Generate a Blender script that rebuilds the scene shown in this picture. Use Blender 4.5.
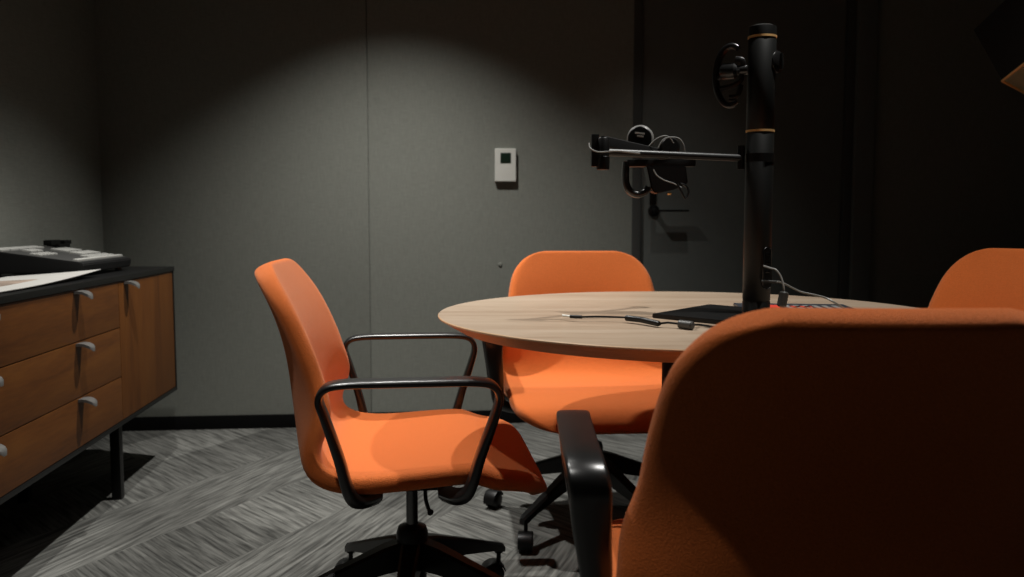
import bpy, bmesh, math, random
from mathutils import Vector, Matrix
random.seed(4)
S = bpy.context.scene
for o in list(bpy.data.objects): bpy.data.objects.remove(o)
COL = S.collection
PI = math.pi

# ------------------------------------------------------------------ camera, world, lights, exposure
FPX = 850.0
YAW = math.radians(5.0)
PITCH = math.atan(68.5 / FPX)
EYE = 0.95
cam_d = bpy.data.cameras.new('camera'); cam = bpy.data.objects.new('camera', cam_d); COL.objects.link(cam)
cam_d.sensor_width = 36; cam_d.lens = FPX / 1024 * 36
cam.location = (0, 0, EYE)
cam.rotation_euler = (PI / 2 - PITCH, 0, -YAW)
cam_d.clip_start = 0.05
cam_d.dof.use_dof = True; cam_d.dof.focus_distance = 1.75; cam_d.dof.aperture_fstop = 4.5
S.camera = cam
S.view_settings.view_transform = 'Standard'; S.view_settings.look = 'None'
S.view_settings.gamma = 1; S.view_settings.use_curve_mapping = False
S.view_settings.exposure = 0.0
w = bpy.data.worlds.new('world'); S.world = w; w.use_nodes = True
w.node_tree.nodes['Background'].inputs[0].default_value = (0.5, 0.5, 0.45, 1)
w.node_tree.nodes['Background'].inputs[1].default_value = 0.02

CEIL = 2.6
def spot(name, x, y, power, half, blend=0.6, tx=None, ty=None, size=0.03, col=(1.0, 0.975, 0.93)):
    d = bpy.data.lights.new(name, 'SPOT'); d.energy = power; d.spot_size = 2 * math.radians(half)
    d.spot_blend = blend; d.shadow_soft_size = size; d.color = col
    o = bpy.data.objects.new(name, d); COL.objects.link(o); o.location = (x, y, CEIL - 0.03)
    v = Vector(((x if tx is None else tx) - x, (y if ty is None else ty) - y, -(CEIL - 0.03)))
    o.rotation_euler = v.to_track_quat('-Z', 'Y').to_euler()
    return o
spot('ceiling_spot_back', -0.16, 3.04, 225, 49, 1.0, size=0.02)
spot('ceiling_spot_cabinet', -0.60, 2.14, 140, 44, 0.7, size=0.02)
spot('ceiling_spot_near', -0.60, 0.95, 50, 40, 0.7, size=0.03)
spot('ceiling_spot_right', 0.95, 1.58, 135, 46, 0.9, size=0.03)
spot('ceiling_spot_door', 1.00, 3.28, 24, 36, 1.0, size=0.02)

# camera frame (right, forward) metres -> room x, y
def C(X, Z):
    c, s = math.cos(YAW), math.sin(YAW)
    return (X * c + Z * s, -X * s + Z * c)

# ------------------------------------------------------------------ materials
def mat(name, col, rough=0.5, metal=0.0, spec=0.5, sheen=0.0, bump=0.0, bscale=400, var=0.0, vscale=20, coat=0.0):
    m = bpy.data.materials.new(name); m.use_nodes = True
    nt = m.node_tree; b = nt.nodes['Principled BSDF']
    b.inputs['Base Color'].default_value = (*col, 1); b.inputs['Roughness'].default_value = rough
    b.inputs['Metallic'].default_value = metal; b.inputs['Specular IOR Level'].default_value = spec
    b.inputs['Sheen Weight'].default_value = sheen; b.inputs['Coat Weight'].default_value = coat
    tc = nt.nodes.new('ShaderNodeTexCoord')
    if sheen: b.inputs['Sheen Roughness'].default_value = 0.5; b.inputs['Sheen Tint'].default_value = (1, .72, .55, 1)
    if bump:
        n = nt.nodes.new('ShaderNodeTexNoise'); n.inputs['Scale'].default_value = bscale; n.inputs['Detail'].default_value = 3
        nt.links.new(tc.outputs['Object'], n.inputs['Vector'])
        bp = nt.nodes.new('ShaderNodeBump'); bp.inputs['Strength'].default_value = bump; bp.inputs['Distance'].default_value = 0.002
        nt.links.new(n.outputs['Fac'], bp.inputs['Height']); nt.links.new(bp.outputs['Normal'], b.inputs['Normal'])
    if var:
        n = nt.nodes.new('ShaderNodeTexNoise'); n.inputs['Scale'].default_value = vscale; n.inputs['Detail'].default_value = 5
        nt.links.new(tc.outputs['Object'], n.inputs['Vector'])
        r = nt.nodes.new('ShaderNodeValToRGB')
        r.color_ramp.elements[0].position = 0.3; r.color_ramp.elements[1].position = 0.7
        r.color_ramp.elements[0].color = (*[c * (1 - var) for c in col], 1)
        r.color_ramp.elements[1].color = (*[min(1, c * (1 + var)) for c in col], 1)
        nt.links.new(n.outputs['Fac'], r.inputs['Fac']); nt.links.new(r.outputs['Color'], b.inputs['Base Color'])
    return m

def wood(name, c1, c2, c3, scale=(1.2, 14, 14), rough=0.45, bands=3.0, coat=0.0):
    m = mat(name, c1, rough, coat=coat, spec=0.3); nt = m.node_tree; b = nt.nodes['Principled BSDF']
    tc = nt.nodes.new('ShaderNodeTexCoord'); mp = nt.nodes.new('ShaderNodeMapping'); mp.inputs['Scale'].default_value = scale
    nt.links.new(tc.outputs['Object'], mp.inputs['Vector'])
    n = nt.nodes.new('ShaderNodeTexNoise'); n.inputs['Scale'].default_value = bands; n.inputs['Detail'].default_value = 7
    n.inputs['Distortion'].default_value = 0.6
    nt.links.new(mp.outputs[0], n.inputs['Vector'])
    n2 = nt.nodes.new('ShaderNodeTexNoise'); n2.inputs['Scale'].default_value = bands * 9; n2.inputs['Detail'].default_value = 3
    nt.links.new(mp.outputs[0], n2.inputs['Vector'])
    mx = nt.nodes.new('ShaderNodeMath'); mx.operation = 'MULTIPLY_ADD'; mx.inputs[1].default_value = 0.35
    nt.links.new(n2.outputs['Fac'], mx.inputs[0])
    ml = nt.nodes.new('ShaderNodeMath'); ml.operation = 'MULTIPLY'; ml.inputs[1].default_value = 0.65
    nt.links.new(n.outputs['Fac'], ml.inputs[0]); nt.links.new(ml.outputs[0], mx.inputs[2])
    r = nt.nodes.new('ShaderNodeValToRGB'); e = r.color_ramp.elements
    e[0].position = 0.36; e[0].color = (*c3, 1); e[1].position = 0.64; e[1].color = (*c2, 1)
    k = e.new(0.5); k.color = (*c1, 1)
    nt.links.new(mx.outputs[0], r.inputs['Fac']); nt.links.new(r.outputs['Color'], b.inputs['Base Color'])
    return m

M = {}
M['orange'] = mat('orange_wool', (0.62, 0.146, 0.030), 0.9, spec=0.12, sheen=0.3, bump=1.0, bscale=520, var=0.12, vscale=420)
M['black'] = mat('black_plastic', (0.0045, 0.0045, 0.0045), 0.38, spec=0.3, bump=0.05, bscale=600)
M['arm'] = mat('black_lacquered_aluminium', (0.007, 0.007, 0.007), 0.30, spec=0.65, bump=0.02, bscale=300)
M['pole'] = mat('black_anodised_metal', (0.004, 0.0045, 0.004), 0.46, spec=0.4, bump=0.02, bscale=300)
M['boom'] = mat('black_boom_metal', (0.008, 0.008, 0.008), 0.40, spec=0.45, bump=0.02)
M['matte'] = mat('matte_black', (0.006, 0.006, 0.006), 0.7, spec=0.2, bump=0.05)
M['steel'] = mat('dark_steel', (0.10, 0.10, 0.10), 0.25, metal=1, var=0.05)
M['brass'] = mat('brass', (0.95, 0.62, 0.28), 0.6, metal=1, var=0.05)
M['white'] = mat('white_plastic', (0.62, 0.62, 0.57), 0.5, var=0.03)
M['grey_cable'] = mat('grey_cable', (0.20, 0.20, 0.19), 0.45, var=0.05)
M['ferrite'] = mat('ferrite_grey', (0.045, 0.045, 0.042), 0.4, var=0.05)
M['handle'] = mat('worn_pewter', (0.13, 0.127, 0.12), 0.42, metal=0.35, var=0.15, vscale=60)
M['screen'] = mat('dark_green_lcd', (0.01, 0.022, 0.014), 0.25, var=0.1)
M['paper'] = mat('white_paper', (0.42, 0.41, 0.385), 0.7, var=0.03)
M['print'] = mat('printed_page', (0.25, 0.19, 0.15), 0.6, var=0.5, vscale=14)
M['red'] = mat('red_ink', (0.55, 0.04, 0.02), 0.5, var=0.1)
M['blueprint'] = mat('dark_cover', (0.03, 0.035, 0.045), 0.4, var=0.4, vscale=40)
M['button'] = mat('pale_button', (0.40, 0.40, 0.375), 0.5, var=0.05)
M['console'] = mat('console_face', (0.045, 0.045, 0.043), 0.5, var=0.1)
M['skirting'] = mat('black_skirting', (0.003, 0.003, 0.003), 0.7, spec=0.1, var=0.2)
M['door'] = mat('charcoal_laminate', (0.125, 0.134, 0.125), 0.55, spec=0.3, bump=0.05, var=0.04)
M['frame'] = mat('charcoal_frame', (0.060, 0.063, 0.060), 0.5, bump=0.05)
M['cream'] = mat('cream_lining', (0.9, 0.87, 0.72), 0.6, var=0.05)
M['ceil'] = mat('ceiling_paint', (0.05, 0.05, 0.05), 0.9, var=0.04)
M['walnut'] = wood('walnut_veneer', (0.108, 0.035, 0.0048), (0.132, 0.046, 0.0065), (0.076, 0.024, 0.0032), (14, 1.5, 14), 0.5, 1.0)
M['walnut_v'] = wood('walnut_veneer_upright', (0.102, 0.033, 0.0045), (0.124, 0.043, 0.0062), (0.074, 0.0235, 0.003), (14, 14, 1.2), 0.5, 1.0)
M['oak'] = wood('pale_oak_laminate', (0.325, 0.245, 0.175), (0.365, 0.285, 0.212), (0.255, 0.178, 0.12), (0.9, 9, 9), 0.38, 1.3)
M['oak_edge_lit'] = wood('oak_edge_lit', (0.50, 0.33, 0.19), (0.56, 0.39, 0.24), (0.40, 0.25, 0.14), (6, 6, 40), 0.45, 1.0)  # edge tone raised to stand in for orange light bounced off the chair

def wall_fabric():
    m = mat('woven_grey_wallcloth', (0.2, 0.2, 0.19), 0.9, spec=0.1)
    nt = m.node_tree; b = nt.nodes['Principled BSDF']; tc = nt.nodes.new('ShaderNodeTexCoord')
    hs = []
    for sc in ((900, 900, 60), (60, 60, 900)):
        mp = nt.nodes.new('ShaderNodeMapping'); mp.inputs['Scale'].default_value = sc
        n = nt.nodes.new('ShaderNodeTexNoise'); n.inputs['Scale'].default_value = 0.4; n.inputs['Detail'].default_value = 2
        nt.links.new(tc.outputs['Object'], mp.inputs[0]); nt.links.new(mp.outputs[0], n.inputs['Vector']); hs.append(n)
    ad = nt.nodes.new('ShaderNodeMath'); ad.operation = 'ADD'
    nt.links.new(hs[0].outputs['Fac'], ad.inputs[0]); nt.links.new(hs[1].outputs['Fac'], ad.inputs[1])
    r = nt.nodes.new('ShaderNodeMapRange'); r.inputs[1].default_value = 0.6; r.inputs[2].default_value = 1.4
    nt.links.new(ad.outputs[0], r.inputs[0])
    mx = nt.nodes.new('ShaderNodeMix'); mx.data_type = 'RGBA'
    mx.inputs[6].default_value = (0.172, 0.178, 0.156, 1); mx.inputs[7].default_value = (0.235, 0.243, 0.215, 1)
    nt.links.new(r.outputs[0], mx.inputs[0]); nt.links.new(mx.outputs[2], b.inputs['Base Color'])
    bp = nt.nodes.new('ShaderNodeBump'); bp.inputs['Strength'].default_value = 0.25; bp.inputs['Distance'].default_value = 0.001
    nt.links.new(ad.outputs[0], bp.inputs['Height']); nt.links.new(bp.outputs[0], b.inputs['Normal'])
    return m
M['wall'] = wall_fabric()

def carpet():
    m = mat('herringbone_carpet', (0.1, 0.1, 0.1), 0.95, spec=0.05)
    nt = m.node_tree; N = nt.nodes; L = nt.links; b = N['Principled BSDF']
    tc = N.new('ShaderNodeTexCoord')
    def mapping(src, rot, scale=(1, 1, 1), loc=(0, 0, 0)):
        mp = N.new('ShaderNodeMapping'); mp.inputs['Rotation'].default_value = (0, 0, math.radians(rot))
        mp.inputs['Scale'].default_value = scale; mp.inputs['Location'].default_value = loc; L.new(src, mp.inputs[0]); return mp.outputs[0]
    base = mapping(tc.outputs['Object'], 33, loc=(0.13, 0.07, 0))
    def math_(op, a, b_=None):
        n = N.new('ShaderNodeMath'); n.operation = op
        for k, x in enumerate((a, b_)):
            if x is None: continue
            if isinstance(x, (int, float)): n.inputs[k].default_value = x
            else: L.new(x, n.inputs[k])
        return n.outputs[0]
    sep = N.new('ShaderNodeSeparateXYZ'); L.new(base, sep.inputs[0])
    ui = math_('FLOOR', math_('DIVIDE', sep.outputs[0], 0.33))
    vi = math_('FLOOR', math_('ADD', math_('DIVIDE', sep.outputs[1], 0.66), math_('MULTIPLY', ui, 0.5)))
    cmb = N.new('ShaderNodeCombineXYZ'); L.new(ui, cmb.inputs[0]); L.new(vi, cmb.inputs[1])
    wn = N.new('ShaderNodeTexWhiteNoise'); wn.noise_dimensions = '2D'; L.new(cmb.outputs[0], wn.inputs['Vector'])
    par = math_('PINGPONG', ui, 1)
    flip = math_('GREATER_THAN', wn.outputs['Value'], 0.72)
    pick = math_('ABSOLUTE', math_('SUBTRACT', par, flip))
    def ribs(rot):
        v = mapping(mapping(tc.outputs['Object'], rot), 0, (5, 80, 1))
        n = N.new('ShaderNodeTexNoise'); n.inputs['Scale'].default_value = 1; n.inputs['Detail'].default_value = 4; n.inputs['Distortion'].default_value = 0.4
        n.inputs['Roughness'].default_value = 0.6
        L.new(v, n.inputs['Vector']); return n.outputs['Fac']
    mx = N.new('ShaderNodeMix'); mx.data_type = 'FLOAT'
    L.new(pick, mx.inputs[0]); L.new(ribs(50), mx.inputs[2]); L.new(ribs(-66), mx.inputs[3])
    rp = N.new('ShaderNodeValToRGB'); e = rp.color_ramp.elements
    e[0].position = 0.34; e[0].color = (0.045, 0.045, 0.042, 1); e[1].position = 0.66; e[1].color = (0.165, 0.165, 0.153, 1)
    L.new(mx.outputs[0], rp.inputs[0])
    # plank to plank and patchy change of tone
    n3 = N.new('ShaderNodeTexNoise'); n3.inputs['Scale'].default_value = 3.0; n3.inputs['Detail'].default_value = 3; L.new(base, n3.inputs['Vector'])
    tr = N.new('ShaderNodeMapRange'); tr.inputs[1].default_value = 0.3; tr.inputs[2].default_value = 0.7; tr.inputs[3].default_value = 0.7; tr.inputs[4].default_value = 1.15
    L.new(n3.outputs['Fac'], tr.inputs[0])
    t2 = N.new('ShaderNodeMapRange'); t2.inputs[3].default_value = 0.72; t2.inputs[4].default_value = 1.45; L.new(wn.outputs['Value'], t2.inputs[0])
    mm = N.new('ShaderNodeMath'); mm.operation = 'MULTIPLY'; L.new(tr.outputs[0], mm.inputs[0]); L.new(t2.outputs[0], mm.inputs[1])
    sc = N.new('ShaderNodeVectorMath'); sc.operation = 'SCALE'; L.new(rp.outputs['Color'], sc.inputs[0]); L.new(mm.outputs[0], sc.inputs['Scale'])
    L.new(sc.outputs[0], b.inputs['Base Color'])
    bp = N.new('ShaderNodeBump'); bp.inputs['Strength'].default_value = 0.5; bp.inputs['Distance'].default_value = 0.003
    L.new(mx.outputs[0], bp.inputs['Height']); L.new(bp.outputs[0], b.inputs['Normal'])
    return m
M['carpet'] = carpet()

# ------------------------------------------------------------------ mesh helpers
def smooth(bm, on=True):
    for f in bm.faces: f.smooth = on
def link(name, bm, m, parent=None, loc=None, rot=None, smooth_angle=35):
    me = bpy.data.meshes.new(name); bmesh.ops.recalc_face_normals(bm, faces=bm.faces)
    for f in bm.faces: f.smooth = True
    for e in bm.edges:
        if len(e.link_faces) == 2 and e.calc_face_angle(0) > math.radians(smooth_angle): e.smooth = False
    bm.to_mesh(me); bm.free()
    for mm in (m if isinstance(m, (list, tuple)) else [m]): me.materials.append(mm)
    o = bpy.data.objects.new(name, me); COL.objects.link(o)
    if parent: o.parent = parent
    if loc: o.location = loc
    if rot: o.rotation_euler = rot
    return o
def box(bm, lo, hi, bev=0.0, mi=0, seg=2, M4=None):
    c = [(a + b) / 2 for a, b in zip(lo, hi)]; s = [abs(b - a) for a, b in zip(lo, hi)]
    t = bmesh.new(); r = bmesh.ops.create_cube(t, size=1)
    bmesh.ops.scale(t, vec=s, verts=t.verts); 
    if bev: bmesh.ops.bevel(t, geom=list(t.edges), offset=bev, segments=seg, profile=0.7, affect='EDGES')
    bmesh.ops.translate(t, vec=c, verts=t.verts)
    merge(bm, t, mi, M4)
def merge(bm, t, mi=0, M4=None):
    if M4: bmesh.ops.transform(t, matrix=M4, verts=t.verts)
    vm = {v: bm.verts.new(v.co) for v in t.verts}
    for f in t.faces:
        try: g = bm.faces.new([vm[v] for v in f.verts]); g.material_index = mi
        except ValueError: pass
    t.free()
def lathe(bm, prof, n=32, mi=0, M4=None):
    """prof: list of (r, z); revolved about Z"""
    t = bmesh.new(); rings = []
    for r, z in prof:
        if r < 1e-6: rings.append([t.verts.new((0, 0, z))])
        else: rings.append([t.verts.new((r * math.cos(2 * PI * k / n), r * math.sin(2 * PI * k / n), z)) for k in range(n)])
    for a, b in zip(rings, rings[1:]):
        for k in range(n):
            j = (k + 1) % n
            q = [a[k % len(a)], a[j % len(a)], b[j % len(b)], b[k % len(b)]]
            q2 = []
            for v in q:
                if v not in q2: q2.append(v)
            if len(q2) > 2:
                try: t.faces.new(q2)
                except ValueError: pass
    merge(bm, t, mi, M4)
def catmull(P, n=6, closed=False):
    P = [Vector(p) for p in P]; out = []
    m = len(P)
    for i in range(m if closed else m - 1):
        if closed: a, b, c, d = P[i - 1], P[i], P[(i + 1) % m], P[(i + 2) % m]
        else: a, b, c, d = P[max(i - 1, 0)], P[i], P[i + 1], P[min(i + 2, m - 1)]
        for k in range(n):
            t = k / n
            out.append(0.5 * ((2 * b) + (c - a) * t + (2 * a - 5 * b + 4 * c - d) * t * t + (3 * b - a - 3 * c + d) * t ** 3))
    if not closed: out.append(P[-1])
    return out
def tube(bm, P, r, n=10, mi=0, closed=False):
    P = [Vector(p) for p in P]; m = len(P); rings = []
    up = None
    for i, p in enumerate(P):
        if closed: t = (P[(i + 1) % m] - P[i - 1]).normalized()
        else: t = (P[min(i + 1, m - 1)] - P[max(i - 1, 0)]).normalized()
        if up is None:
            up = Vector((0, 0, 1)) if abs(t.z) < 0.9 else Vector((1, 0, 0))
        s = t.cross(up).normalized(); up = s.cross(t).normalized()
        rr = r[i] if isinstance(r, (list, tuple)) else r
        rings.append([bm.verts.new(p + rr * (math.cos(2 * PI * k / n) * s + math.sin(2 * PI * k / n) * up)) for k in range(n)])
    seq = list(zip(rings, rings[1:])) + ([(rings[-1], rings[0])] if closed else [])
    for a, b in seq:
        for k in range(n):
            f = bm.faces.new((a[k], a[(k + 1) % n], b[(k + 1) % n], b[k])); f.material_index = mi
    if not closed:
        for q in (rings[0], rings[-1][::-1]):
            f = bm.faces.new(q[::-1]); f.material_index = mi
def strap(bm, P, W, T, side, e=0.35, n=12):
    """flat strap: P path, W half-widths along side axis, T half thickness"""
    side = Vector(side).normalized(); rings = []; m = len(P)
    for i, p in enumerate(P):
        t = (P[min(i + 1, m - 1)] - P[max(i - 1, 0)]).normalized()
        sd = (side - side.dot(t) * t).normalized(); nn = t.cross(sd).normalized()
        ring = []
        for k in range(n):
            a = 2 * PI * k / n; ca, sa = math.cos(a), math.sin(a)
            x = math.copysign(abs(ca) ** e, ca) * W[i]; y = math.copysign(abs(sa) ** 0.7, sa) * T[i]
            ring.append(bm.verts.new(p + sd * x + nn * y))
        rings.append(ring)
    for a, b in zip(rings, rings[1:]):
        for k in range(n): bm.faces.new((a[k], a[(k + 1) % n], b[(k + 1) % n], b[k]))
    bm.faces.new(rings[0][::-1]); bm.faces.new(rings[-1])
def empty(name, loc, rz=0, label=None, cat=None, group=None):
    o = bpy.data.objects.new(name, None); COL.objects.link(o); o.location = loc; o.rotation_euler = (0, 0, rz)
    o.empty_display_size = 0.1
    tag(o, label, cat, group); return o
def tag(o, label, cat=None, group=None):
    o['label'] = label
    if cat: o['category'] = cat
    if group: o['group'] = group
    return o
def struct(name, bm, m, parent=None, ang=35):
    o = link(name, bm, m, parent, smooth_angle=ang)
    if not parent: o['kind'] = 'structure'
    return o
def RX(a): return Matrix.Rotation(a, 4, 'X')
def RY(a): return Matrix.Rotation(a, 4, 'Y')
def RZ(a): return Matrix.Rotation(a, 4, 'Z')
def TR(*v): return Matrix.Translation(Vector(v))

# ------------------------------------------------------------------ the room
XL, XR, YB, YF = -1.477, 3.25, 3.92, -1.6
DX0, DX1 = 0.905, 1.965      # door opening incl. frame
bm = bmesh.new(); box(bm, (XL - .1, YF - .1, -.1), (XR + .1, YB + .2, 0)); struct('floor', bm, M['carpet'])
bm = bmesh.new(); box(bm, (XL - .1, YF - .1, CEIL), (XR + .1, YB + .2, CEIL + .1)); struct('ceiling', bm, M['ceil'])
bm = bmesh.new(); box(bm, (XL - .1, YF, 0), (XL, YB + .1, CEIL)); struct('wall_left', bm, M['wall'])
bm = bmesh.new(); box(bm, (XR, YF, 0), (XR + .1, YB + .1, CEIL)); struct('wall_right', bm, M['wall'])
bm = bmesh.new(); box(bm, (XL, YF - .1, 0), (XR, YF, CEIL)); struct('wall_front', bm, M['wall'])
# back wall: cloth panels with a narrow vertical joint, a recessed carrier behind them
bm = bmesh.new()
SX = -0.309
for x0, x1 in ((XL, SX - 0.0025), (SX + 0.0025, DX0), (DX1, XR)):
    box(bm, (x0, YB, 0), (x1, YB + 0.012, CEIL), 0.0015 if x1 < DX0 else 0)
box(bm, (XL, YB + 0.012, 0), (DX0, YB + 0.1, CEIL)); box(bm, (DX1, YB + 0.012, 0), (XR, YB + 0.1, CEIL))
box(bm, (DX0, YB, 2.3), (DX1, YB + 0.1, CEIL))
struct('wall_back', bm, M['wall'])
for nm, a, b_ in (('baseboard_back', (XL, YB - 0.012, 0), (DX0, YB, 0.062)), ('baseboard_left', (XL, YF, 0), (XL + 0.012, YB - .013, 0.062)),
                  ('baseboard_right', (XR - .012, YF, 0), (XR, YB - .013, 0.062)), ('trim_2', (DX1 + 0.09, YB - 0.012, 0), (XR - .013, YB, 0.062))):
    bm = bmesh.new(); box(bm, a, b_, 0.002); struct(nm, bm, M['skirting'])
# door with frame
bm = bmesh.new(); box(bm, (DX0 + .045, YB + 0.010, 0.008), (DX1 - .045, YB + 0.05, 2.25), 0.002)
door = struct('door_1', bm, M['door'])
bm = bmesh.new()
box(bm, (DX0, YB - .006, 0), (DX0 + .040, YB + .09, 2.3), .002); box(bm, (DX1 - .040, YB - .006, 0), (DX1, YB + .09, 2.3), .002)
box(bm, (DX0 + .040, YB - .006, 2.256), (DX1 - .040, YB + .09, 2.3), .002)
struct('trim_1', bm, M['frame'])
# pilaster strip right of the door
bm = bmesh.new(); box(bm, (DX1 + .002, YB - .03, 0), (DX1 + .09, YB, CEIL), .002); struct('trim_3', bm, M['door'])
# door furniture
dh = empty('door_handle', (0, 0, 0)); dh.parent = door
HX, HZ = 1.01, 0.992
bm = bmesh.new()
lathe(bm, [(0, 0), (.027, 0), (.027, .008), (.012, .012), (.011, .055), (0, .056)], 28, 0, TR(HX, YB + .010, HZ) @ RX(PI / 2))
box(bm, (HX - .012, YB - .062, HZ - .004), (HX + .15, YB - .030, HZ + .005), .003)
link('lever', bm, M['black'], dh)
bm = bmesh.new()
box(bm, (HX - .02, YB + .003, HZ + .03), (HX + .012, YB + .0105, HZ + .11), .003)
link('lock_plate', bm, M['black'], dh)

# thermostat and small wall boss
th = empty('thermostat', (0.310, YB, 1.20), 0, 'small white wall thermostat with a dark square display', 'thermostat')
bm = bmesh.new(); box(bm, (-.047, -.024, -.075), (.050, 0, .075), .006, seg=3); link('housing', bm, M['white'], th)
bm = bmesh.new(); box(bm, (-.022, -.0255, .008), (.026, -.0235, .055), .001); link('display', bm, M['screen'], th)
bm = bmesh.new(); lathe(bm, [(0, 0), (.009, 0), (.010, .002), (.007, .005), (0, .0055)], 20, 0, TR(.288, YB, .745) @ RX(PI / 2))
tag(link('wall_knob', bm, M['wall']), 'tiny round grey knob on back wall below thermostat', 'knob')

# ------------------------------------------------------------------ chair
def make_chair():
    root = empty('office_chair', (0, 0, 0), 0, 'x', 'chair', 'orange swivel armchairs around the table')
    # shell: grid (v along profile, u across)
    prof = catmull([(.288, .362), (.283, .395), (.258, .428), (.212, .444), (.12, .452), (.0, .445), (-.09, .440), (-.150, .447), (-.190, .474),
                    (-.209, .527), (-.219, .595), (-.228, .672), (-.246, .752), (-.272, .826), (-.290, .866)], 4)
    L = [0]
    for a, b in zip(prof, prof[1:]): L.append(L[-1] + (b - a).length)
    T = L[-1]
    def resample(s):
        for i in range(len(L) - 1):
            if L[i + 1] >= s: 
                k = (s - L[i]) / max(1e-9, L[i + 1] - L[i]); return prof[i].lerp(prof[i + 1], k)
        return prof[-1]
    NV, NU = 30, 14
    def lerp_tab(tab, s):
        for (a, x), (b, y) in zip(tab, tab[1:]):
            if s <= b: 
                k = max(0, min(1, (s - a) / (b - a))); k = k * k * (3 - 2 * k); return x + (y - x) * k
        return tab[-1][1]
    bm = bmesh.new(); rows = []
    for i in range(NV + 1):
        q = i / NV; q = 0.5 - 0.5 * math.cos(PI * q) if True else q
        q = 0.55 * q + 0.45 * i / NV
        s = q * T; f = s / T
        p = resample(s)
        W = lerp_tab([(0, .245), (.2, .272), (.38, .280), (.55, .292), (.62, .280), (.76, .249), (1, .227)], f)
        cr = .125 if f < .5 else .105
        d = min(s, T - s)
        if d < cr: W = W - cr + math.sqrt(max(0, cr * cr - (cr - d) ** 2)) 
        row = []
        backness = max(0, min(1, (p.y - .43) / .17)) if p.x < 0 else 0; backness = backness * backness * (3 - 2 * backness)
        topfade = 1 - 0.55 * max(0, min(1, (p.y - .62) / .22))
        for j in range(NU + 1):
            u = -1 + 2 * j / NU
            y = W * u
            au = abs(y) / .24
            lift = (.010 * au ** 3) * (1 - backness)        # seat edges curl up a little
            frontdrop = -.012 * au ** 3 if p.x > .15 else 0
            wrap = .062 * au ** 2.2 * backness * topfade      # back wraps forward
            row.append(bm.verts.new((p.x + wrap, y, p.y + lift + frontdrop)))
        rows.append(row)
    for a, b in zip(rows, rows[1:]):
        for j in range(NU): bm.faces.new((a[j], a[j + 1], b[j + 1], b[j]))
    sh = link('seat_shell', bm, M['orange'], root, smooth_angle=180)
    so = sh.modifiers.new('solid', 'SOLIDIFY'); so.thickness = .040; so.offset = SHELL_OFF; so.use_even_offset = True
    sb = sh.modifiers.new('smooth', 'SUBSURF'); sb.levels = 1; sb.render_levels = 2
    # under-seat mechanism
    bm = bmesh.new()
    box(bm, (-.075, -.060, .350), (.075, .060, .376), .006)
    box(bm, (-.085, -.08, .372), (.085, .08, .392), .003)
    link('tilt_mechanism', bm, M['black'], root)
    bm = bmesh.new(); tube(bm, catmull([(.03, -.04, .348), (.03, -.12, .350), (.035, -.19, .352), (.038, -.205, .352)], 4), [.0045] * 11 + [.007, .007], 8)
    link('height_lever', bm, M['black'], root)
    # arms
    for s in (-1, 1):
        z0, zt = .400, .645
        pts = [(-.075, .19 * s, .386), (-.10, .268 * s, .404), (-.118, .300 * s, .428), (-.136, .308 * s, .500), (-.160, .316 * s, .580), (-.170, .318 * s, .615),
               (-.158, .322 * s, .637), (-.125, .324 * s, zt), (-.05, .325 * s, zt + .001), (.04, .325 * s, zt + .001), (.12, .324 * s, zt),
               (.155, .322 * s, .637), (.168, .318 * s, .612), (.158, .316 * s, .57), (.134, .308 * s, .500), (.112, .300 * s, .428), (.092, .268 * s, .404), (.07, .19 * s, .386)]
        P = catmull(pts, 5); n = len(P); Wd = []; Th = []
        for k, p in enumerate(P):
            tt = max(0, min(1, (p.z - .40) / .2)); Wd.append(.017 + .010 * tt); Th.append(.012 - .005 * tt)
        bm = bmesh.new(); strap(bm, P, Wd, Th, (0, 1, 0) if True else None)
        link('armrest', bm, M['arm'], root, smooth_angle=60)
        for xx in (-.075, .070):
            bm = bmesh.new(); box(bm, (xx - .016, min(.06 * s, .20 * s), .378), (xx + .016, max(.06 * s, .20 * s), .391), .004)
            link('arm_bracket', bm, M['arm'], root)
    bm = bmesh.new(); lathe(bm, [(0, .20), (.0135, .20), (.0135, .355), (0, .355)], 24); link('gas_lift', bm, M['steel'], root)
    bm = bmesh.new()
    lathe(bm, [(0, .095), (.030, .095), (.032, .12), (.034, .17), (.036, .205), (.036, .238), (.032, .250), (.020, .255), (.0165, .257), (0, .257)], 32)
    link('hub', bm, M['black'], root)
    legs = []
    for k in range(5):
        bm = bmesh.new()
        # tapering sloped leg along +X
        sec = [(.026, .222, .158, .023), (.07, .210, .152, .021), (.18, .168, .128, .017), (.29, .124, .100, .0145), (.335, .107, .084, .0135), (.348, .098, .080, .009)]
        rr = []
        for x, zt, zb, hw in sec:
            c = .006
            rr.append([bm.verts.new(v) for v in ((x, -hw, zb), (x, hw, zb), (x, hw, zt - c), (x, hw - c, zt), (x, -hw + c, zt), (x, -hw, zt - c))])
        for a, b in zip(rr, rr[1:]):
            for j in range(6): bm.faces.new((a[j], a[(j + 1) % 6], b[(j + 1) % 6], b[j]))
        bm.faces.new(rr[0]); bm.faces.new(rr[-1][::-1])
        lathe(bm, [(0, .055), (.006, .055), (.006, .08), (.011, .082), (.011, .098), (0, .098)], 14, 0, TR(.330, 0, 0))
        lg = link('leg', bm, M['black'], root, rot=(0, 0, k * 2 * PI / 5))
        bm = bmesh.new(); sw = random.uniform(0, 6)
        Mx = TR(.330, 0, 0) @ RZ(sw)
        for s in (-1, 1):
            lathe(bm, [(0, -.0075), (.022, -.0075), (.0265, -.005), (.0275, 0), (.0265, .005), (.022, .0085), (.008, .010), (0, .010)], 24, 0, Mx @ TR(.014, .0125 * s, .0275) @ RX(-s * PI / 2))
        box(bm, (-.004, -.0045, .016), (.020, .0045, .058), .003, M4=Mx)
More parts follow.
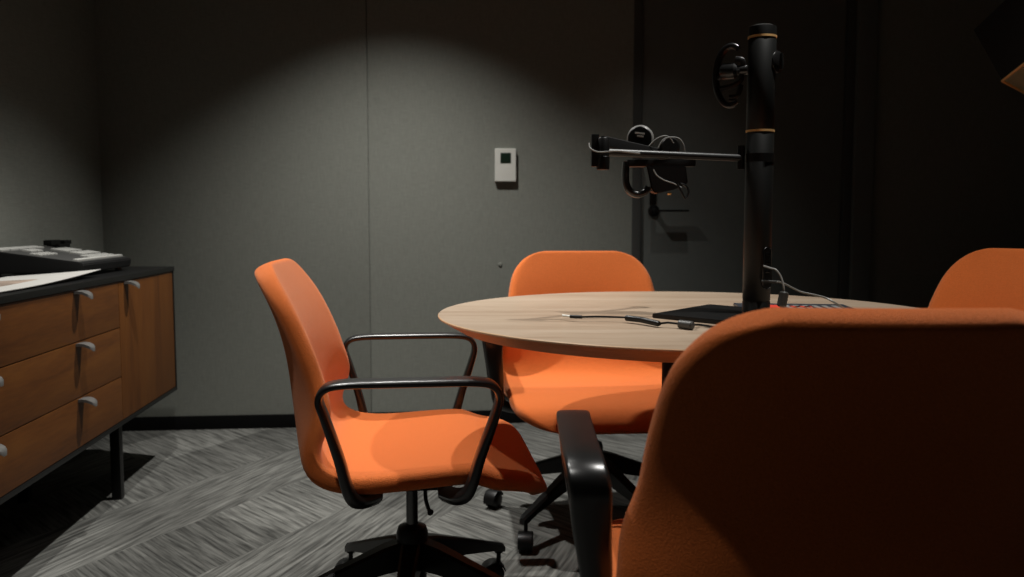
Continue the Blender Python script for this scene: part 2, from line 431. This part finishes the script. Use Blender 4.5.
        ang = [(.014 + .031 * math.cos(a), 0, .0275 + .031 * math.sin(a)) for a in [PI * t / 10 for t in range(-1, 10)]]
        t_ = bmesh.new(); strap(t_, [Vector(a) for a in ang], [.021] * 11, [.0018] * 11, (0, 1, 0)); merge(bm, t_, 0, Mx)
        link('caster', bm, M['black'], lg)
    return root
SHELL_OFF = -1.0
def copy_tree(o, parent=None):
    c = o.copy(); COL.objects.link(c)
    if parent: c.parent = parent
    for ch in list(o.children): copy_tree(ch, c)
    return c
def place_chair(root, X, Z, heading, base, label, lift=0.0):
    x, y = C(X, Z); root.location = (x, y, 0)
    h = math.radians(heading - 5.0); root.rotation_euler = (0, 0, h); root['label'] = label
    k = 0
    for ch in root.children:
        if ch.name.split('.')[0] not in ('leg', 'hub'): ch.location.z += lift      # gas lift set higher
        if ch.name.split('.')[0] == 'leg':
            ch.rotation_euler = (0, 0, math.radians(base + 72 * k - 5.0) - h); k += 1
proto = make_chair()
others = [copy_tree(proto) for _ in range(3)]
place_chair(proto, -.229, 1.90, 6.8, -90, 'orange swivel armchair at the left of the table, nearest the wooden cabinet')
place_chair(others[0], .252, 2.64, -86, 158, 'orange swivel armchair behind the table, facing the camera with its back to the wall', -.017)
place_chair(others[1], .420, 1.21, 89, 100, 'orange swivel armchair in the foreground seen from behind, hiding part of the table', -.006)
place_chair(others[2], 1.20, 2.24, 207, 30, 'orange swivel armchair at the right edge, only the top of its back showing', .008)

# ------------------------------------------------------------------ table
TX, TY = C(.407, 1.93); TR_ = .574; TZ = .74
tb = empty('round_table', (TX, TY, 0), math.radians(-5), 'round pale wood meeting table with slanted edge and black central column', 'table')
bm = bmesh.new()
lathe(bm, [(0, TZ - .030), (TR_ - .045, TZ - .030), (TR_ - .004, TZ - .006), (TR_, TZ - .004), (TR_, TZ - .0015), (TR_ - .0015, TZ)], 160, 1)
lathe(bm, [(TR_ - .0015, TZ), (.3, TZ), (0, TZ)], 160, 0)
bmesh.ops.remove_doubles(bm, verts=bm.verts, dist=1e-5)
link('tabletop', bm, [M['oak'], M['oak_edge_lit']], tb)
bm = bmesh.new(); lathe(bm, [(0, .02), (.062, .02), (.062, .68), (.062, .700), (0, .700)], 48); link('column', bm, M['matte'], tb)
bm = bmesh.new(); lathe(bm, [(0, 0), (.335, 0), (.340, .004), (.335, .010), (.09, .022), (0, .022)], 96); link('base_plate', bm, M['matte'], tb)  # foot guessed; its wide black disc also stands in for shadow under the table
bm = bmesh.new(); box(bm, (-.2, -.03, .695), (.2, .03, .7105), .003); box(bm, (-.03, -.2, .695), (.03, .2, .7105), .003); link('mounting_plate', bm, M['matte'], tb)

# ------------------------------------------------------------------ media pole on the table
PX, PY = C(.528, 1.83)
def P3(u, v, Z):
    """room point seen at pixel (u, v) at camera depth Z (used only to measure positions)"""
    X = (u - 512) / FPX * Z; tl = (288.5 - v) / FPX * Z
    zc = Z; c, s = math.cos(PITCH), math.sin(PITCH)
    fwd = zc * c + tl * s; up = tl * c - zc * s
    x, y = C(X, fwd); return Vector((x, y, EYE + up))
pole = empty('media_pole', (PX, PY, TZ), 0, 'tall black round pole with brass rings standing on the wood table', 'pole')
bm = bmesh.new(); lathe(bm, [(0, 0), (.040, 0), (.040, .004), (.0315, .006), (.0290, .012), (.0290, .035), (.0283, .036), (.0283, .0375), (.0290, .0385), (.0290, .395), (.0283, .396)], 48)
link('lower_tube', bm, M['pole'], pole)
bm = bmesh.new(); lathe(bm, [(.0283, .400), (.0290, .401), (.0290, .590), (.0283, .591), (0, .591)], 48); link('upper_tube', bm, M['pole'], pole)
for z in (.398, .5935):
    bm = bmesh.new(); lathe(bm, [(.027, -.0022), (.0298, -.0022), (.0298, .0022), (.027, .0022)], 48, 0, TR(0, 0, z)); link('brass_ring', bm, M['brass'], pole)
bm = bmesh.new(); lathe(bm, [(0, .595), (.0287, .596), (.0287, .609), (.028, .615), (.020, .6185), (0, .619)], 48); link('cap', bm, M['pole'], pole)
# sockets, facing the camera's right
fa = math.radians(-68)     # facing direction
Ms = RZ(fa) @ TR(.0295, 0, 0)
bm = bmesh.new()
lp = []
for k in range(24):
    a = 2 * PI * k / 24; yy = .0115 * math.cos(a); zz = (.0115 * math.sin(a) + (.032 if math.sin(a) > 0 else -.032)) + .108
    lp.append((yy, zz))
r0 = [bm.verts.new(Ms @ Vector((-.006, y, z))) for y, z in lp]; r1 = [bm.verts.new(Ms @ Vector((.0015, y, z))) for y, z in lp]
for k in range(24): bm.faces.new((r0[k], r0[(k + 1) % 24], r1[(k + 1) % 24], r1[k]))
bm.faces.new(r1); bm.faces.new(r0[::-1])
sp = link('socket_panel', bm, M['black'], pole)
bm = bmesh.new(); tube(bm, [Ms @ Vector((.0016, y * 1.05, .108 + (z - .108) * 1.02)) for y, z in lp], .0009, 6, closed=True); link('socket_rim', bm, M['steel'], sp)
for z in (.137, .120, .101, .082):
    bm = bmesh.new(); box(bm, (.001, -.006, z - .0025), (.003, .006, z + .0025), .0008, M4=Ms); link('socket', bm, M['steel'], sp)

def part_empty(name, p):
    o = bpy.data.objects.new(name, None); COL.objects.link(o); o.parent = pole; o.location = p - Vector((PX, PY, TZ)); return o
# ring holder at the pole's top-left, with clamp; knob at right
rh = part_empty('ring_holder', P3(731, 76, 1.80))
rh.rotation_euler = (0, 0, -YAW - math.radians(28))
bm = bmesh.new()
ring = [(.036 * math.cos(a) * .9, 0, .062 * math.sin(a)) for a in [math.radians(t) for t in range(65, 300, 9)]]
strap(bm, [Vector(p) for p in ring], [.010] * len(ring), [.0062] * len(ring), (0, 1, 0)); link('ring', bm, M['arm'], rh, smooth_angle=60)
bm = bmesh.new(); lathe(bm, [(0, 0), (.013, 0), (.017, .006), (.017, .030), (.012, .036), (0, .036)], 24, 0, TR(-.022, 0, .010) @ RY(PI / 2)); 
tube(bm, [(.0, 0, .010), (.036, 0, .010)], .010, 16)
link('hub', bm, M['arm'], rh)
bm = bmesh.new(); tube(bm, catmull([(-.028, -.004, -.004), (-.005, -.006, .006), (.020, -.006, .008)], 5), .0055, 10)
tube(bm, catmull([(-.022, -.002, -.026), (.002, -.002, -.022), (.02, 0, -.012), (.022, 0, .0)], 5), .006, 10)
tube(bm, catmull([(.010, -.002, .034), (.024, -.002, .030), (.026, 0, .014)], 5), .006, 10)
tube(bm, catmull([(-.002, -.002, -.045), (.014, -.002, -.043), (.022, 0, -.020)], 5), .006, 10)
link('clamp_fingers', bm, M['arm'], rh)
kn = part_empty('clamp_knob', P3(770, 63, 1.80))
kn.rotation_euler = (0, 0, math.radians(-52))
bm = bmesh.new(); lathe(bm, [(0, 0), (.012, 0), (.014, .004), (.022, .006), (.0235, .012), (.0225, .020), (.016, .024), (0, .024)], 32, 0, RY(PI / 2)); link('knob_body', bm, M['arm'], kn)
bm = bmesh.new(); box(bm, (.022, -.003, -.017), (.030, .003, .017), .002); link('wing', bm, M['arm'], kn)

# swing arm
A0 = P3(741, 158, 1.81); A1 = P3(603, 152, 1.74); A2 = P3(688, 160, 1.95)
sa = part_empty('swing_arm', A0)
inv = TR(*(-A0))
def loc(p): return inv @ p
bm = bmesh.new(); p0 = loc(A0)
pc = loc(Vector((PX, PY, A0.z)))
lathe(bm, [(.0291, -.009), (.0305, -.009), (.0305, .009), (.0291, .009)], 40, 0, TR(*pc))
lathe(bm, [(0, -.024), (.008, -.024), (.008, .026), (0, .026)], 20, 0, TR(0, 0, 0)); 
link('collar', bm, M['black'], sa)
bm = bmesh.new(); d = loc(A1)
tube(bm, [Vector((0, 0, .0)), d * .04 + Vector((0, 0, 0)), d * .5, d * .97], .0078, 16); link('front_link', bm, M['boom'], sa)
bm = bmesh.new()
lathe(bm, [(0, -.036), (.0125, -.036), (.0135, -.033), (.0135, -.010), (.0125, -.009), (.0125, -.007), (.0135, -.006), (.0135, .026), (.0115, .029), (0, .029)], 28, 0, TR(*d))
box(bm, tuple(d + Vector((-.024, -.004, -.030))), tuple(d + Vector((-.008, .012, .036))), .003)
link('elbow', bm, M['black'], sa)
bm = bmesh.new(); e2 = loc(A2); s2 = d + Vector((0, 0, .022))
strap(bm, [s2.lerp(e2, t / 8) for t in range(9)], [.011] * 9, [.0075] * 9, (0, 0, 1)); link('rear_link', bm, M['matte'], sa)
bm = bmesh.new(); lathe(bm, [(0, -.012), (.016, -.012), (.018, -.009), (.018, .009), (.016, .0115), (0, .012)], 24, 0, TR(*e2) @ TR(.0, 0, 0)); 
link('end_joint', bm, M['black'], sa)
bm = bmesh.new()
cp = [P3(589, 143, 1.72), P3(590, 148, 1.715), P3(596, 151.5, 1.71), P3(604, 152, 1.715), P3(618, 151.0, 1.72), P3(640, 153.5, 1.73)]
tube(bm, catmull([loc(p) for p in cp], 6), .0017, 8); link('cable', bm, M['grey_cable'], sa)

# webcam-like head carried by the arm: round disc, curved bracket, body, cables
HZ_ = 1.86
hd = empty('microphone_head', tuple(P3(655, 165, HZ_)), 0, 'black microphone head with round disc and curved bracket hanging on the arm', 'microphone')
hd.rotation_euler = (0, 0, -YAW)
o3 = hd.location.copy(); k_ = HZ_ / FPX
def H(u, v, dy=0.0): return Vector(((u - 655) * k_, dy, (165 - v) * k_))
bm = bmesh.new()
lathe(bm, [(0, -.008), (.024, -.008), (.029, -.005), (.029, .006), (.026, .008)], 40, 1, TR(*H(640, 139)) @ RZ(math.radians(-16)) @ RX(PI / 2))
lathe(bm, [(.026, .008), (.0245, .0095), (0, .010)], 40, 0, TR(*H(640, 139)) @ RZ(math.radians(-16)) @ RX(PI / 2))
disc = link('disc', bm, [M['black'], M['grey_cable']], hd)
# two-line mark on the disc's face
bm = bmesh.new()
for (a, b, z0, z1) in ((-.012, .008, .0085, .0125), (-.006, .008, .0025, .0062)):
    x = a
    while x < b:
        wd = .0018
        box(bm, (x, -.0118, z0), (x + wd, -.0098, z1), .0002, M4=TR(*H(640, 139)) @ RZ(math.radians(-16)) @ RY(math.radians(8)))
        x += .0024
link('maker_mark', bm, M['button'], disc)
bm = bmesh.new()
path = catmull([H(626, 162), H(625.5, 172), H(626, 183), H(630, 191), H(637, 194.5), H(645, 192), H(648, 187)], 6)
strap(bm, path, [.016] * len(path), [.0075] * len(path), (0, 1, 0)); link('curved_bracket', bm, M['arm'], hd, smooth_angle=60)
bm = bmesh.new()
box(bm, tuple(H(626, 167, -.018)), tuple(H(694, 160, .018)), .003); link('mount_bar', bm, M['black'], hd)
bm = bmesh.new()
ou = [H(645, 166), H(684, 166), H(686.5, 184), H(672, 190), H(655, 194), H(650.5, 190)]
f0 = [bm.verts.new(p + Vector((0, -.022, 0))) for p in ou]; f1 = [bm.verts.new(p + Vector((0, .026, 0))) for p in ou]
for k in range(6): bm.faces.new((f0[k], f0[(k + 1) % 6], f1[(k + 1) % 6], f1[k]))
bm.faces.new(f0[::-1]); bm.faces.new(f1)
bmesh.ops.bevel(bm, geom=list(bm.edges), offset=.003, segments=2, affect='EDGES'); link('body', bm, M['black'], hd)
bm = bmesh.new(); lathe(bm, [(0, -.003), (.004, -.003), (.005, 0), (.004, .002), (0, .003)], 16, 0, TR(*H(669.5, 193.5, -.004))); link('brass_screw', bm, M['brass'], hd)
bm = bmesh.new(); lathe(bm, [(0, -.012), (.018, -.012), (.022, -.006), (.022, .006), (.018, .012), (0, .012)], 28, 0, TR(*H(669, 147)) @ RX(PI / 2)); link('knuckle', bm, M['black'], hd)
for pts, r, mt in (([H(645, 150, -.02), H(652, 142, -.02), H(660, 137.5, -.02), H(667, 138, -.018), H(672, 144, -.015)], .0013, 'grey_cable'),
                   ([H(656, 149, -.024), H(661, 141, -.024), H(669, 138.5, -.024), H(677, 140, -.022), H(681.5, 146, -.02), H(683, 153, -.018)], .0014, 'grey_cable'),
                   ([H(651.5, 170, -.026), H(655, 176, -.027), H(663, 181, -.027), H(672, 184, -.028), H(679, 188, -.03)], .0014, 'grey_cable'),
                   ([H(675, 184, -.03), H(679, 192, -.032), H(683, 198, -.03), H(686.5, 192, -.026), H(684, 186, -.024), H(679, 184, -.022)], .0024, 'black')):
    bm = bmesh.new(); tube(bm, catmull(pts, 6), r, 8); link('cable', bm, M[mt], hd)

# ------------------------------------------------------------------ things on the table
def T2(u, v, z=TZ):
    """point on a level plane at height z seen at pixel (u, v)"""
    c, s = math.cos(PITCH), math.sin(PITCH)
    a = (u - 512) / FPX; b = (288.5 - v) / FPX
    fw = c + b * s; up = b * c - s
    k = (z - EYE) / up
    x, y = C(a * k, fw * k); return Vector((x, y, z))
# thin rectangular base plate the pole stands on
a, b, c_ = T2(652, 318), T2(709, 308), T2(752, 328)
bm = bmesh.new(); po = Vector((PX, PY, TZ))
q = [a, b, b + (c_ - a) * .9, a + (c_ - a) * .95]
n0 = [bm.verts.new((p.x - po.x, p.y - po.y, .0006)) for p in q]; n1 = [bm.verts.new((p.x - po.x, p.y - po.y, .0095)) for p in q]
for k in range(4): bm.faces.new((n0[k], n0[(k + 1) % 4], n1[(k + 1) % 4], n1[k]))
bm.faces.new(n0[::-1]); bm.faces.new(n1)
bmesh.ops.bevel(bm, geom=list(bm.edges), offset=.0015, segments=2, affect='EDGES')
link('base_plate', bm, M['black'], pole)
# adapter cable: metal tip, lead, dongle, ferrite
ca = empty('adapter_cable', tuple(T2(626, 319)), 0, 'black adapter cable with metal plug tip lying on the table left of the pole', 'cable')
o0 = ca.location.copy()
def TL(u, v, z): return T2(u, v, z) - o0
bm = bmesh.new(); r_ = TZ + .010
tube(bm, [TL(570, 316.5, r_), TL(582, 317, r_)], .0035, 10)
tube(bm, catmull([TL(581, 317, r_), TL(600, 316.6, r_), TL(627, 317.5, r_)], 6), .0021, 8); link('lead', bm, M['black'], ca)
bm = bmesh.new(); tube(bm, [TL(562.5, 315.6, r_), TL(571, 316.4, r_)], .0026, 10); link('plug_tip', bm, M['white'], ca)
bm = bmesh.new(); tube(bm, [TL(625, 318, r_), TL(626.5, 318, r_), TL(640, 319.5, r_), TL(658, 323.5, r_ - .002), TL(659.5, 323.8, r_ - .002)], [.004, .0062, .006, .0058, .004], 12); link('dongle', bm, M['black'], ca)
bm = bmesh.new(); tube(bm, [TL(659, 323.6, r_ - .002), TL(668, 322.6, r_), TL(681, 324, r_)], .0022, 8)
tube(bm, catmull([TL(691, 325, r_), TL(700, 324.8, TZ + .004), TL(716, 327.5, TZ + .0032), TL(735, 330, TZ + .0032)], 5), .0022, 8); link('tail', bm, M['black'], ca)
bm = bmesh.new(); tube(bm, [TL(679, 324, r_ - .001), TL(680, 324, r_ - .001), TL(692, 325.5, r_ - .001), TL(693, 325.6, r_ - .001)], [.006, .0085, .0085, .006], 16); link('ferrite_bead', bm, M['ferrite'], ca)
# grey cable from socket with hanging ferrite
gc = empty('grey_cable', (PX, PY, TZ), 0, 'grey cable plugged into the pole sockets with a dark ferrite bead hanging', 'cable')
o1 = gc.location.copy()
def S3(u, v, Z): return P3(u, v, Z) - o1
bm = bmesh.new(); tube(bm, catmull([S3(764, 266, 1.790), S3(770, 268, 1.775), S3(776, 270, 1.765), S3(781, 277, 1.76), S3(783.5, 286, 1.755), S3(784, 293, 1.755)], 6), .0021, 8)
link('lead', bm, M['grey_cable'], gc)
bm = bmesh.new(); tube(bm, [S3(784.1, 291.5, 1.755), S3(784, 293, 1.755), S3(781.6, 305.5, 1.755), S3(781.3, 307, 1.755)], [.006, .0098, .0098, .006], 18); link('ferrite_bead', bm, M['ferrite'], gc)
bm = bmesh.new(); tube(bm, catmull([S3(781, 306, 1.755), S3(780.5, 311, 1.755), T2(779, 319.5, TZ + .003) - o1, T2(770, 324, TZ + .003) - o1], 5), .002, 8); link('tail', bm, M['grey_cable'], gc)
c2 = empty('grey_cable', (PX, PY, TZ), 0, 'second grey cable arching right from the pole onto the table top', 'cable')
bm = bmesh.new(); tube(bm, catmull([S3(764, 281.5, 1.79), S3(778, 282, 1.77)], 2), .0022, 8)
tube(bm, catmull([S3(778, 281.5, 1.77), S3(785, 284, 1.79), S3(800, 291.5, 1.80), S3(815, 295, 1.80), S3(826, 298, 1.80), S3(838, 304.5, 1.80), T2(851, 311.5, TZ + .003) - o1, T2(872, 316, TZ + .003) - o1], 6), .0021, 8); link('lead', bm, M['grey_cable'], c2)
bm = bmesh.new(); tube(bm, [S3(762, 281.3, 1.79), S3(777, 282, 1.77)], .0032, 10); link('plug', bm, M['ferrite'], c2)
# magazine behind the pole
mg = empty('magazine', tuple(T2(800, 310)), math.radians(-12), 'glossy dark magazine with red print lying behind the pole', 'magazine')
bm = bmesh.new(); box(bm, (-.14, -.07, .0005), (.12, .095, .006), .001); link('cover', bm, M['blueprint'], mg)
bm = bmesh.new(); box(bm, (-.105, -.03, .0060), (-.045, .05, .0066)); box(bm, (-.02, .0, .0060), (.03, .03, .0066)); link('red_print', bm, M['red'], mg)
bm = bmesh.new()
for i in range(6): box(bm, (-.03 + .022 * i, -.05 + .01 * (i % 3), .0060), (-.018 + .022 * i, .05, .0066))
link('pale_print', bm, M['grey_cable'], mg)

# ------------------------------------------------------------------ walnut cabinet
CX, CY0, CY1, CZ0, CZ1 = -1.035, 1.28, 3.435, .279, .769
cb = empty('sideboard', (XL + .02, (CY0 + CY1) / 2, 0), 0, 'walnut sideboard with black top and legs against the left wall', 'cabinet')
oc = cb.location.copy()
def L_(x, y, z): return (x - oc.x, y - oc.y, z)
def cbox(bm, lo, hi, bev=0): box(bm, L_(*lo), L_(*hi), bev)
XBk = XL + .015
bm = bmesh.new(); cbox(bm, (XBk, CY0 - .004, CZ1 - .018), (CX + .004, CY1 + .004, CZ1), .002); link('top', bm, M['black'], cb)
bm = bmesh.new()
cbox(bm, (XBk, CY0, CZ0), (CX - .019, CY0 + .018, CZ1 - .018)); cbox(bm, (XBk, CY1 - .012, CZ0), (CX + .002, CY1, CZ1 - .018), .001)
cbox(bm, (XBk, CY0, CZ0), (CX + .002, CY1 - .012, CZ0 + .014), .001); cbox(bm, (XBk, CY0 + .018, CZ0 + .014), (XBk + .01, CY1 - .018, CZ1 - .018))
cbox(bm, (XBk + .01, 2.850, CZ0 + .014), (CX - .019, 2.864, CZ1 - .018)); cbox(bm, (CX - .024, CY0 + .018, CZ0 + .014), (CX - .0195, CY1 - .018, CZ1 - .018))
link('carcass', bm, M['black'], cb)
def handle(parent, y, z):
    bm = bmesh.new(); n = 10; w2 = .021; secs = []
    prof = [(0, 0.000, 1.0), (.010, .001, 1.0), (.024, -.001, 1.0), (.034, -.006, .9), (.040, -.011, .65), (.043, -.016, .3)]
    top = []; bot = []
    for x, dz, wf in prof:
        top.append([bm.verts.new(L_(CX + x, y + w2 * wf * t, z + dz)) for t in (-1, -.5, 0, .5, 1)])
        bot.append([bm.verts.new(L_(CX + x, y + w2 * wf * t, z + dz - .008)) for t in (-1, -.5, 0, .5, 1)])
    for A in (top, bot):
        for a, b in zip(A, A[1:]):
            for j in range(4): bm.faces.new((a[j], a[j + 1], b[j + 1], b[j]))
    for a, b, c, d in zip(top, top[1:], bot, bot[1:]):
        bm.faces.new((a[0], b[0], d[0], c[0])); bm.faces.new((a[4], b[4], d[4], c[4]))
    bm.faces.new(top[0] + bot[0][::-1]); bm.faces.new(top[-1] + bot[-1][::-1])
    return link('handle', bm, M['handle'], parent, smooth_angle=50)
rows_ = [(.6015, .7495), (.4395, .5985), (.295, .4365)]
for (y0, y1) in ((1.755, 2.855),):
    for z0, z1 in rows_:
        bm = bmesh.new(); cbox(bm, (CX - .018, y0, z0), (CX, y1, z1), .0012); dr = link('drawer', bm, M['walnut'], cb)
        for yy in (2.01, 2.535): handle(dr, yy, z1 - .003)
for y0, y1, hy in ((2.858, 3.421, 2.925), (1.30, 1.752, 1.69)):
    bm = bmesh.new(); cbox(bm, (CX - .018, y0, .295), (CX, y1, .7495), .0012); dr = link('door', bm, M['walnut_v'], cb)
    handle(dr, hy, .7465)
for ly in (1.55, 2.95):
    for lx in (-1.095, -1.40):
        bm = bmesh.new(); cbox(bm, (lx - .016, ly - .016, 0), (lx + .016, ly + .016, CZ0), .003); link('leg', bm, M['black'], cb)
for lx in (-1.095, -1.40):
    pass
bm = bmesh.new()
for lx in (-1.095, -1.40): cbox(bm, (lx - .012, 1.566, CZ0 - .03), (lx + .012, 2.934, CZ0 - .001), .002)
link('leg_rail', bm, M['black'], cb)

# things on the sideboard
CT = CZ1
# mixing console
mxr = empty('mixing_console', (-1.28, 3.015, CT), 0, 'black sloping control console with rows of pale buttons on the sideboard', 'console')
bm = bmesh.new()
W0 = .215
pr = [(.155, .012), (.160, .040), (.150, .046), (-.150, .088), (-.158, .084), (-.158, .012)]
f0 = [bm.verts.new((x, -W0, z)) for x, z in pr]; f1 = [bm.verts.new((x, W0, z)) for x, z in pr]
for k in range(6): bm.faces.new((f0[k], f0[(k + 1) % 6], f1[(k + 1) % 6], f1[k]))
bm.faces.new(f0[::-1]); bm.faces.new(f1)
bmesh.ops.bevel(bm, geom=list(bm.edges), offset=.003, segments=2, affect='EDGES')
link('case', bm, M['matte'], mxr)
sl = math.atan2(.042, .300)
Mf = TR(0, 0, .0672) @ RY(sl)
bm = bmesh.new(); box(bm, (-.145, -W0 + .008, -.001), (.145, W0 - .008, .0012), .0005, M4=Mf); link('face_plate', bm, M['console'], mxr)
for (x0, x1, y0, y1, nx, ny) in ((.122, .142, -.200, .195, 1, 1), (.075, .115, -.03, .19, 2, 7), (.015, .065, .03, .195, 1, 3), (-.06, .0, .06, .195, 1, 3), (-.02, .02, -.18, -.05, 2, 5), (-.13, -.09, -.2, .1, 1, 5), (-.075, -.04, -.11, -.02, 1, 2)):
    for i in range(nx):
        for j in range(ny):
            bx0 = x0 + (x1 - x0) * i / nx; by0 = y0 + (y1 - y0) * j / ny
            bm = bmesh.new(); box(bm, (bx0 + .001, by0 + .002, .0012), (bx0 + (x1 - x0) / nx - .004, by0 + (y1 - y0) / ny - .005, .0075 if nx == 1 else .006), .0012, M4=Mf)
            link('button', bm, M['button'], mxr)
for x in (-.12, .125):
    for y in (-.18, .18):
        bm = bmesh.new(); lathe(bm, [(0, 0), (.012, 0), (.012, .013), (0, .013)], 16, 0, TR(x, y, 0)); link('foot', bm, M['handle'], mxr)
gd = empty('connector_block', (-1.415, 3.33, CT), 0, 'small black connector block behind the console near the corner', 'connector')
bm = bmesh.new(); box(bm, (-.025, -.05, 0), (.02, .05, .092), .006); link('block', bm, M['black'], gd)
bm = bmesh.new(); box(bm, (-.018, -.09, .088), (.012, -.015, .108), .004); box(bm, (-.018, .02, .088), (.012, .08, .105), .004); link('plug', bm, M['black'], gd)
pp = empty('brochure', (-1.17, 2.36, CT), math.radians(4), 'flat pale brochure lying under the curling sheet on the sideboard', 'brochure')
bm = bmesh.new(); box(bm, (-.10, -.36, .0002), (.085, .36, .0035), .0006); link('page_block', bm, M['paper'], pp)
bm = bmesh.new(); box(bm, (-.095, -.32, .0035), (.035, .20, .0039)); link('picture', bm, M['print'], pp)
sh2 = bmesh.new(); g0 = []; g1 = []
for i in range(17):
    t = i / 16; a_ = []; b_ = []
    for k in range(7):
        q = k / 6; x = -1.30 + (.235 - .01 * t) * q; y = 1.90 + (.80 + .125 * q) * t
        lift_ = .0045 + .018 * max(0, (y - 2.30) / .52) ** 1.6 * (.35 + .65 * q)
        a_.append(sh2.verts.new((x, y, CT + lift_))); b_.append(sh2.verts.new((x, y, CT + lift_ + .0014)))
    g0.append(a_); g1.append(b_)
for g in (g0, g1):
    for a_, b_ in zip(g, g[1:]):
        for k in range(6):
            f_ = sh2.faces.new((a_[k], a_[k + 1], b_[k + 1], b_[k]))
            if g is g1 and 0 <= k < 4 and a_[0].co.y < 2.5: f_.material_index = 1
for a_, b_, c_2, d_2 in zip(g0, g0[1:], g1, g1[1:]):
    for k in (0, 6): sh2.faces.new((a_[k], b_[k], d_2[k], c_2[k]))
for k in range(6):
    for n_ in (0, 16): sh2.faces.new((g0[n_][k], g0[n_][k + 1], g1[n_][k + 1], g1[n_][k]))
tag(link('paper_sheet', sh2, [M['paper'], M['print']]), 'large pale sheet with brown picture, far corner curling up, at the sideboard edge', 'paper')

# ------------------------------------------------------------------ faceted pendant lamp, upper right
lx, ly = C(1.66, 2.42)
pl = empty('pendant_lamp', (lx, ly, 1.36), math.radians(-38), 'large black faceted lamp shade with brass rim hanging at the upper right', 'lamp')
def hexring(bm, r, z, n=6, off=0): return [bm.verts.new((r * math.cos(2 * PI * k / n + PI + off), r * math.sin(2 * PI * k / n + PI + off), z)) for k in range(n)]
bm = bmesh.new()
R_ = [hexring(bm, .25, 0), hexring(bm, .335, .175), hexring(bm, .20, .30), hexring(bm, .05, .39), hexring(bm, .03, .42)]
for a, b in zip(R_, R_[1:]):
    for k in range(6): bm.faces.new((a[k], a[(k + 1) % 6], b[(k + 1) % 6], b[k]))
bm.faces.new(R_[-1])
link('shade', bm, M['matte'], pl, smooth_angle=5)
bm = bmesh.new()
R_ = [hexring(bm, .247, .001), hexring(bm, .325, .175), hexring(bm, .19, .29), hexring(bm, .04, .35)]
for a, b in zip(R_, R_[1:]):
    for k in range(6): bm.faces.new((a[k], a[(k + 1) % 6], b[(k + 1) % 6], b[k]))
link('lining', bm, M['cream'], pl, smooth_angle=5)
bm = bmesh.new()
hp = [Vector((.25 * math.cos(PI / 3 * k), .25 * math.sin(PI / 3 * k), 0)) for k in range(6)]
for k in range(6): tube(bm, [hp[k], hp[(k + 1) % 6]], .004, 8)
link('rim', bm, M['brass'], pl)
TILT = math.radians(-17); tq = RX(TILT) @ Vector((0, 0, .40))
bm = bmesh.new(); tube(bm, [tuple(tq), (tq.x, tq.y, CEIL - 1.36)], .003, 8); link('cord', bm, M['black'], pl)
bm = bmesh.new(); lathe(bm, [(0, .20), (.02, .20), (.02, .25), (.012, .30), (.012, .34), (0, .34)], 16); lathe(bm, [(0, .09), (.02, .095), (.035, .13), (.028, .17), (.016, .20)], 20, 0); link('bulb', bm, M['cream'], pl)

for ch in pl.children:
    if ch.name.split('.')[0] != 'cord': ch.rotation_euler = (TILT, 0, 0)
